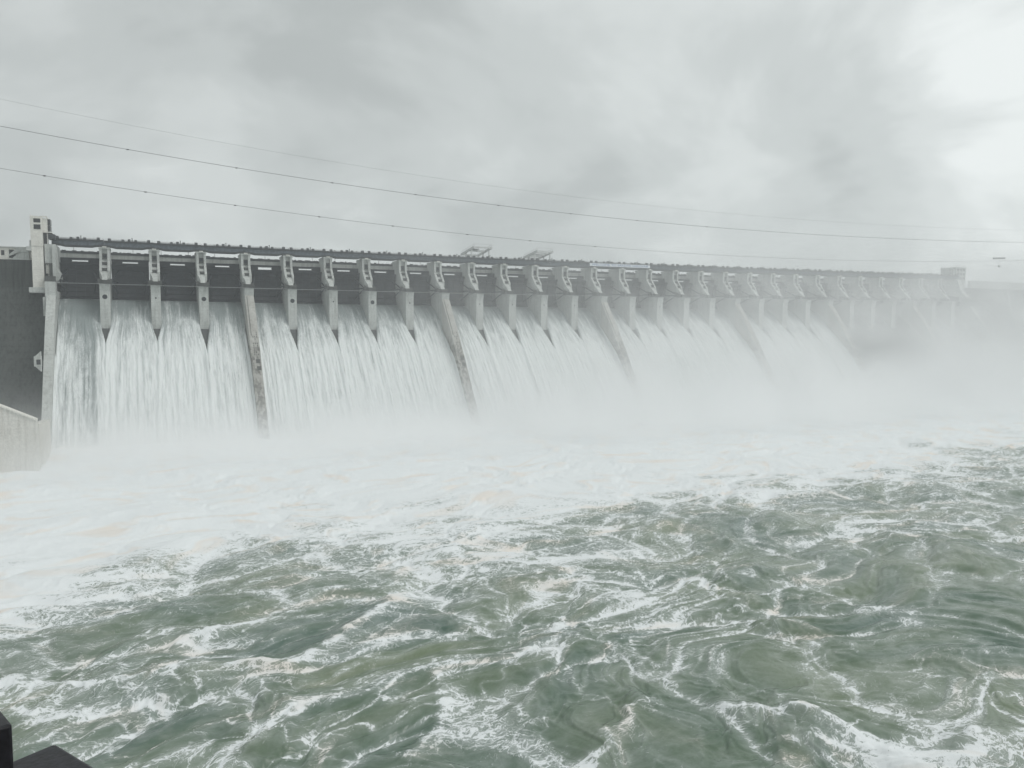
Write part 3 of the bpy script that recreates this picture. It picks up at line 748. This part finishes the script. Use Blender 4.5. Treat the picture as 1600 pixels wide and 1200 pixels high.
for b in range(23):
    nu, nv = 64, 200
    s = np.linspace(0, seg[-1], nv); y = np.interp(s, seg, WAT_A[:, 0]); z = np.interp(s, seg, WAT_A[:, 1])
    ty, tz = np.gradient(y), np.gradient(z); ln = np.hypot(ty, tz); ny, nz = tz / ln, -ty / ln
    if b == 0: ny, nz = ny, nz
    u = np.linspace(-1, 1, nu)
    S_, U = np.meshgrid(s, u, indexing='ij')
    y, z, ny, nz = (np.repeat(q[:, None], nu, 1) for q in (y, z, ny, nz))
    spread = sstep(-19.5, -38.5, z)
    CL = {0: -30, 1: -28.5, 2: -34, 4: -34, 5: -31, 6: -30, 7: -31.5, 9: -35, 10: -33, 11: -35}
    def close(k):
        zc_ = CL.get(k, -30.5 - 4 * random.Random(k * 7 + 1).random()); return sstep(-17.5, zc_ - 1.5, z + 0.9 * fbm(S_ * .9, S_ * 0 + k * 3.7, 400 + k, 3))
    hl = HW + (2.42 * close(b - 1) if (b - 1) not in BIG and b > 0 else 0)
    hr = HW + (2.42 * close(b) if b not in BIG else 0)
    X = np.where(U < 0, U * hl, U * hr)
    sd_ = b * 53 + 5
    fx = U * (HW + 1.5)
    rid = fbm(fx * 0.55 + sd_, S_ * 0.022, sd_, 3) * 0.9 + fbm(fx * 1.6 + sd_, S_ * 0.12, sd_ + 3, 3) * 0.45
    down = sstep(8, 60, S_)
    edge = np.minimum(1 - np.abs(U), 0.3) / 0.3
    roll = np.exp(-((1 - np.abs(U)) / 0.10) ** 2) * sstep(-22, -36, z) * (1 - 0.4 * sstep(-40, -70, z))
    disp = rid * (0.25 + 1.1 * down) - 1.2 * (1 - edge) * (1 - sstep(-18, -26, z)) * 0.3 - (1 - sstep(0, .05, 1 - np.abs(U))) * 1.5 * (1 - sstep(-33, -38, z)) * sstep(-18, -24, z)
    disp = disp + roll * 0.9
    Y = y + ny * disp * -1 ; Z = z + nz * disp * -1
    # normal must point out of the dam (down-stream and up)
    Y = y - np.abs(ny) * disp; Z = z + np.abs(nz) * disp
    i = b - 0.5 + X / ST
    P = np.stack([np.interp(i, IDX, SX), Y, Z + ZC + np.interp(i, IDX, SZ) * np.clip((Z + 78) / 60, 0, 1)], -1).reshape(-1, 3)
    froth = 0.31 + 0.18 * sstep(6, 22, S_) + 0.42 * sstep(12, 55, S_) + 0.35 * roll + 0.18 * fbm(fx * .22 + sd_, S_ * .012, sd_ + 8, 2)
    if b == 0: froth = froth - 0.22 + 0.3 * fbm(fx * .3 + 9, S_ * .004, 77, 2) + 0.25 * np.exp(-((fx + 8.5) / 2.5) ** 2)
    froth = froth - 0.05 - 0.05 * (b < 9) - 0.04 * (b in (1, 3, 5))
    flow = np.stack([fx + sd_ * 3.1, S_, 0 * S_ + b * 7.3], -1).reshape(-1, 3)
    o = grid_mesh("falling_water", P, nv, nu, FALL, {"flow": flow, "froth": froth.ravel()})
    tag(o, kind="structure")

# ------------------------------------------------------------------ river
nr, na = 640, 1000
th = np.linspace(R(-44), R(44), na)
inv = np.linspace(1 / 78.0, 1 / 1100.0, nr); rr = 1 / inv
RR, TH = np.meshgrid(rr, th, indexing='ij')
X = CAM[0] + RR * np.sin(TH + YAW); Y = CAM[1] + RR * np.cos(TH + YAW)
wx = fbm(X / 55, Y / 55, 1, 3) * 22; wy = fbm(X / 55 + 40, Y / 55, 2, 3) * 22
# flow runs across the picture: features are drawn out along direction fl
def voro(x, y, seed):
    ix, iy = np.floor(x), np.floor(y); f1 = np.full(x.shape, 9.0); f2 = np.full(x.shape, 9.0)
    for dx in (-1, 0, 1):
        for dy in (-1, 0, 1):
            h = hash2(ix + dx, iy + dy, seed); px = ix + dx + (h & 0xffff) / 65535.0; py = iy + dy + (h >> 16) / 65535.0
            d = np.hypot(px - x, py - y); f2 = np.where(d < f1, f1, np.minimum(f2, d)); f1 = np.minimum(f1, d)
    return f1, f2 - f1
fl = R(12); cf, sf = math.cos(fl), math.sin(fl)
Aq = (X + wx) * cf + (Y + wy) * sf; Bq = -(X + wx) * sf + (Y + wy) * cf
wx2 = fbm(Aq / 14, Bq / 11, 5, 3) * 5.5; wy2 = fbm(Aq / 14 + 9, Bq / 11, 6, 3) * 5.5
A2, B2 = Aq + wx2, Bq + wy2
swell = fbm(Aq / 46, Bq / 26, 11, 3, 0.45)
chop = fbm(A2 / 9, B2 / 5.5, 12, 4, 0.5)
def ridged(n, p): return (1 - np.clip(np.abs(n) * 2.2, 0, 1)) ** p
r1 = ridged(fbm(Aq / 60, Bq / 24, 21, 3), 5.0); r2 = ridged(fbm(A2 / 22, B2 / 10, 22, 3), 5.0); r3 = ridged(fbm(A2 / 8 + wx / 9, B2 / 4.2, 23, 2), 3.0)
patch = fbm(Aq / 70, Bq / 40, 31, 3)
calm = fbm(X / 120, Y / 80, 44, 2)
bound = -243 - 16 * sstep(60, 0, X) + wy * 1.1 + 14 * fbm(X / 90, Y / 90, 50, 3) + 26 * sstep(180, 420, X)
cov = sstep(-34, 30, Y - bound)
mid = sstep(-330, -255, Y)
# upwelling boils: smooth green lenses ringed by foam seams, large ones and small ones
c1, e1 = voro(Aq / 34 + .25 * fbm(A2 / 18, B2 / 12, 201, 3), Bq / 19 + .25 * fbm(A2 / 18, B2 / 12, 202, 3), 203)
c2, e2 = voro(A2 / 12 + .3 * fbm(A2 / 6, B2 / 4, 204, 3), B2 / 7.5 + .3 * fbm(A2 / 6, B2 / 4, 205, 3), 206)
w1 = 0.045 + 0.10 * np.clip(fbm(A2 / 15, B2 / 10, 207, 3) + .35, 0, 1); w2 = 0.04 + 0.12 * np.clip(fbm(A2 / 9, B2 / 6, 208, 3) + .25, 0, 1)
seam1 = np.exp(-(e1 / w1) ** 1.3); seam2 = np.exp(-(e2 / w2) ** 1.3)
act = np.clip(0.5 + 1.3 * patch, 0, 1)
foam = 0.60 * seam1 * (0.5 + 0.5 * act) + 0.50 * seam2 * (0.15 + 0.85 * act) + 0.18 * r2 * act + 0.20 * r3 * np.clip(0.4 + chop, 0.0, 1)
foam = foam + 0.20 * np.clip(patch, -0.5, 0.6) + 0.16 * np.clip(chop, -0.1, 0.8) + 0.26 * mid - 0.065
foam = foam + 0.06 * sstep(40, -10, X) - 0.12 * np.clip(calm * 1.6, -.4, 1) * (1 - cov)
brk = np.clip(0.55 + 1.5 * fbm(X / 3.2, Y / 3.2, 99, 3), 0.0, 1.25)
H = swell * 3.0 + chop * 0.7 + 1.1 * np.clip(e1, 0, .5) - 0.25 * seam1 + 0.35 * np.clip(e2, 0, .5) + 0.2 * r3 + 0.12 * fbm(A2 / 2.2, B2 / 1.6, 14, 3)
# standing crests and foam seams, traced on the water plane
CRESTS = [([(33.2, -324), (36.8, -326.9), (44.1, -320.7), (52.5, -313.6), (63, -303), (66, -299)], 1.9, 1.0, 0.75),
          ([(55, -297.5), (66, -299)], 1.2, .3, .55),
          ([(93, -366.5), (96, -368.2), (101.3, -372.7), (104, -377), (106.2, -382.6)], 1.3, 0.9, 0.6),
          ([(108, -385), (110.2, -386.2), (114, -388.5), (119.4, -386.9), (125.8, -388.9), (135, -392)], 1.9, 1.2, 0.8),
          ([(96, -377), (101, -380), (107, -389)], 1.6, .7, .6),
          ([(48.7, -356.8), (53, -354), (55.5, -350.5), (57.5, -344), (58.8, -338.4)], 1.2, 0.5, 0.6),
          ([(67, -371), (73, -366), (78.6, -363.2), (80.5, -361), (82.9, -360)], 1.5, 0.8, 0.7),
          ([(22.4, -304.6), (30, -303.5), (37, -303)], 1.5, 0.8, 0.7),
          ([(-6, -310), (-3.8, -310.6), (4, -316), (10, -319.5), (22, -321), (33.2, -324)], 1.8, 0.7, 0.6),
          ([(46, -330), (52, -326), (55, -321), (50, -322)], 1.6, .4, .5),
          ([(84, -275), (96, -283), (112, -292), (128, -290)], 2.6, .7, .55)]
for pts, wd, hh, ff in CRESTS:
    dmin = np.full(X.shape, 1e9); sgn = np.zeros(X.shape)
    Xw, Yw = X + wx2 * .3 + 1.1 * fbm(X / 4, Y / 4, 101, 3), Y + wy2 * .3 + 1.1 * fbm(X / 4, Y / 4, 102, 3)
    for (x0, y0), (x1, y1) in zip(pts[:-1], pts[1:]):
        dx, dy = x1 - x0, y1 - y0; t_ = np.clip(((Xw - x0) * dx + (Yw - y0) * dy) / (dx * dx + dy * dy), 0, 1)
        d_ = np.hypot(Xw - x0 - t_ * dx, Yw - y0 - t_ * dy); k = d_ < dmin
        sgn = np.where(k, np.sign((Xw - x0) * dy - (Yw - y0) * dx), sgn); dmin = np.where(k, d_, dmin)
    H = H + hh * np.exp(-(dmin / (wd * 1.6)) ** 2)
    foam = foam + ff * brk * np.exp(-(dmin / (wd * .62)) ** 2) + 0.30 * ff * np.exp(-(dmin / (wd * 3.4)) ** 2) * (sgn > 0)
foam = foam + cov * (0.95 - sstep(75, 0, Y - bound) * (0.50 * np.clip(e1 * 2.2 - .25, 0, 1) + 0.30 * np.clip(-patch * 2.2, 0, 1)))
tint = np.clip(0.5 + 0.9 * fbm(Aq / 30, Bq / 16, 61, 3), 0, 1)
beige = np.clip(fbm(A2 / 16, B2 / 7, 71, 3) * 1.8 - 0.15, 0, 1)
near_toe = sstep(-150, -80, Y)
H = H * (1 - 0.35 * cov) + near_toe * (1.2 + 1.5 * fbm(X / 12, Y / 9, 91, 3))
P = np.stack([X, Y, H - 0.3], -1).reshape(-1, 3)
m = Mat("river_water")
fa = m.n("ShaderNodeAttribute", attribute_name="foam").outputs["Fac"]
ti = m.n("ShaderNodeAttribute", attribute_name="tint").outputs["Fac"]
be = m.n("ShaderNodeAttribute", attribute_name="beige").outputs["Fac"]
fw = m.n("ShaderNodeAttribute", attribute_name="flow").outputs["Vector"]
wv = m.n("ShaderNodeVectorMath", operation='SUBTRACT'); m.l(m.noise(fw, 0.16, 3, 0.55, 0.0, True), wv.inputs[0]); wv.inputs[1].default_value = (0.5, 0.5, 0.5)
ws = m.n("ShaderNodeVectorMath", operation='SCALE'); m.l(wv.outputs[0], ws.inputs[0]); ws.inputs["Scale"].default_value = 5.0
wa = m.n("ShaderNodeVectorMath", operation='ADD'); m.l(fw, wa.inputs[0]); m.l(ws.outputs[0], wa.inputs[1])
q = m.scale(wa.outputs[0], (0.72, 1.18, 1)); q2 = m.scale(wa.outputs[0], (0.8, 1.1, 1), (13, 4, 0)); q3 = m.scale(wa.outputs[0], (0.9, 1.1, 1), (5, 31, 0))
def vein(n, k): return m.math('SUBTRACT', 1.0, m.math('MULTIPLY', m.math('ABSOLUTE', m.math('SUBTRACT', n, 0.5)), k), clamp=True)
v1 = vein(m.noise(q, 0.30, 5, 0.55, 0.6), 13.0); v2 = vein(m.noise(q2, 0.85, 4, 0.55, 0.7), 11.0); v3 = vein(m.noise(q3, 2.1, 3, 0.6, 0.5), 8.5)
grain = m.noise(fw, 2.6, 4, 0.75)
blot = m.noise(q, 0.22, 5, 0.65)
lace = m.math('MAXIMUM', m.math('MAXIMUM', m.math('MULTIPLY', v1, 1.0), m.math('MULTIPLY', v2, 0.9)), m.math('MULTIPLY', v3, 0.66))
f = m.math('ADD', fa, m.math('MULTIPLY', m.math('SUBTRACT', lace, 0.42), 0.80))
f = m.math('ADD', f, m.math('MULTIPLY', m.math('SUBTRACT', grain, 0.5), 0.40))
f = m.math('ADD', f, m.math('MULTIPLY', m.math('SUBTRACT', blot, 0.5), 0.65))
mask = m.mapr(f, 0.34, 0.74)
fs = m.math('ADD', fa, m.math('MULTIPLY', m.math('SUBTRACT', blot, 0.5), 1.1))
thin = m.mapr(fs, -0.25, 0.45, 0.0, 0.30)
mask = m.math('MAXIMUM', mask, thin)
green = m.mix(ti, (0.072, 0.128, 0.100), (0.156, 0.200, 0.124))
white = m.mix(m.math('MULTIPLY', be, 0.85), (0.80, 0.83, 0.84), (0.80, 0.72, 0.64))
m.l(m.mix(mask, green, white), m.b.inputs["Base Color"])
m.l(m.mapr(mask, 0.1, 0.7, 0.12, 0.75), m.b.inputs["Roughness"]); m.b.inputs["IOR"].default_value = 1.333; m.b.inputs["Specular IOR Level"].default_value = 0.45
rip = m.noise(m.scale(fw, (0.8, 1.3, 1)), 1.1, 4, 0.5, 0.4)
m.bump(m.math('ADD', m.math('MULTIPLY', rip, 0.55), m.math('MULTIPLY', mask, 0.30)), 0.45, 0.5)
RIVER = m.m
flow = np.stack([X * cf + Y * sf + wx2 * .35, -X * sf + Y * cf + wy2 * .35, 0 * A2], -1).reshape(-1, 3)
o = grid_mesh("river", P, nr, na, RIVER, {"foam": foam.ravel(), "tint": tint.ravel(), "beige": beige.ravel(), "flow": flow})
tag(o, kind="structure")
m2 = Mat("far_water"); p = m2.geo(); nn = m2.noise(p, 0.05, 5, 0.6, 0.5)
m2.l(m2.mix(m2.mapr(nn, 0.4, 0.6), (0.075, 0.105, 0.085), (0.6, 0.62, 0.62)), m2.b.inputs["Base Color"]); m2.b.inputs["Roughness"].default_value = 0.4
m2.bump(nn, 0.5, 1.0)
mb = MB(); mb.add([(-2000, -2000, -4), (2400, -2000, -4), (2400, 2000, -4), (-2000, 2000, -4)], [(0, 1, 2, 3)])
o = mb.build("river_bed_water", m2.m); tag(o, kind="structure")
mb = MB(); mb.add([(-1900, 41, ZC + 4), (2300, 41, ZC + 4), (2300, 1900, ZC + 4), (-1900, 1900, ZC + 4)], [(0, 1, 2, 3)])
o = mb.build("reservoir_water", m2.m); tag(o, kind="structure")

# ------------------------------------------------------------------ air: even haze, and the spray cloud below the falls
def volume_box(name, x0, x1, y0, y1, z0, z1, mat):
    mb = MB(); mb.box(x0, x1, y0, y1, z0, z1); o = mb.build(name, mat); tag(o, kind="stuff"); return o
HAZE_D = 0.00029
m = Mat("haze_air"); m.t.nodes.remove(m.b)
pv = m.n("ShaderNodeVolumePrincipled"); pv.inputs["Color"].default_value = (0.95, 0.98, 1.0, 1); pv.inputs["Density"].default_value = HAZE_D; pv.inputs["Anisotropy"].default_value = 0.0
m.l(pv.outputs[0], m.out.inputs["Volume"])
volume_box("haze", -2050, 2450, -2050, 2050, -9, 160, m.m)

m = Mat("spray_mist"); m.t.nodes.remove(m.b)
pv = m.n("ShaderNodeVolumePrincipled"); pv.inputs["Color"].default_value = (0.995, 0.998, 1.0, 1); pv.inputs["Anisotropy"].default_value = 0.0
p = m.geo(); sx = m.n("ShaderNodeSeparateXYZ"); m.l(p, sx.inputs[0]); px, py, pz = sx.outputs
ns = m.noise(m.scale(p, (1, 1, 1.3)), 0.024, 4, 0.58)
nz_ = m.mapr(ns, 0.32, 0.68, 0.08, 1.95, False)
dist = m.mapr(px, 30, 420, 0.0, 1.0)                       # the spray stands higher and thicker along the dam
top = m.math('ADD', m.math('ADD', 15.5, m.mapr(px, 60, 320, 0.0, 22.0)), m.mapr(px, 300, 620, 0.0, 14.0))
low = m.math('EXPONENT', m.math('MULTIPLY', m.math('DIVIDE', pz, top), -2.6))
low = m.math('MULTIPLY', low, 0.075)
ye = m.math('MULTIPLY', m.mapr(py, -165, -95), m.mapr(px, -78, -28))
ye2 = m.mapr(py, -230, -110)
high = m.math('MULTIPLY', m.math('MULTIPLY', dist, m.mapr(pz, 125, 70)), m.mapr(px, 380, 720, 0.0030, 0.0058))
dens = m.math('ADD', m.math('MULTIPLY', low, ye), m.math('MULTIPLY', high, ye2))
dens = m.math('MULTIPLY', dens, nz_)
m.l(dens, pv.inputs["Density"]); m.l(pv.outputs[0], m.out.inputs["Volume"])
volume_box("mist", -80, 900, -235, 40, -2, 125, m.m)
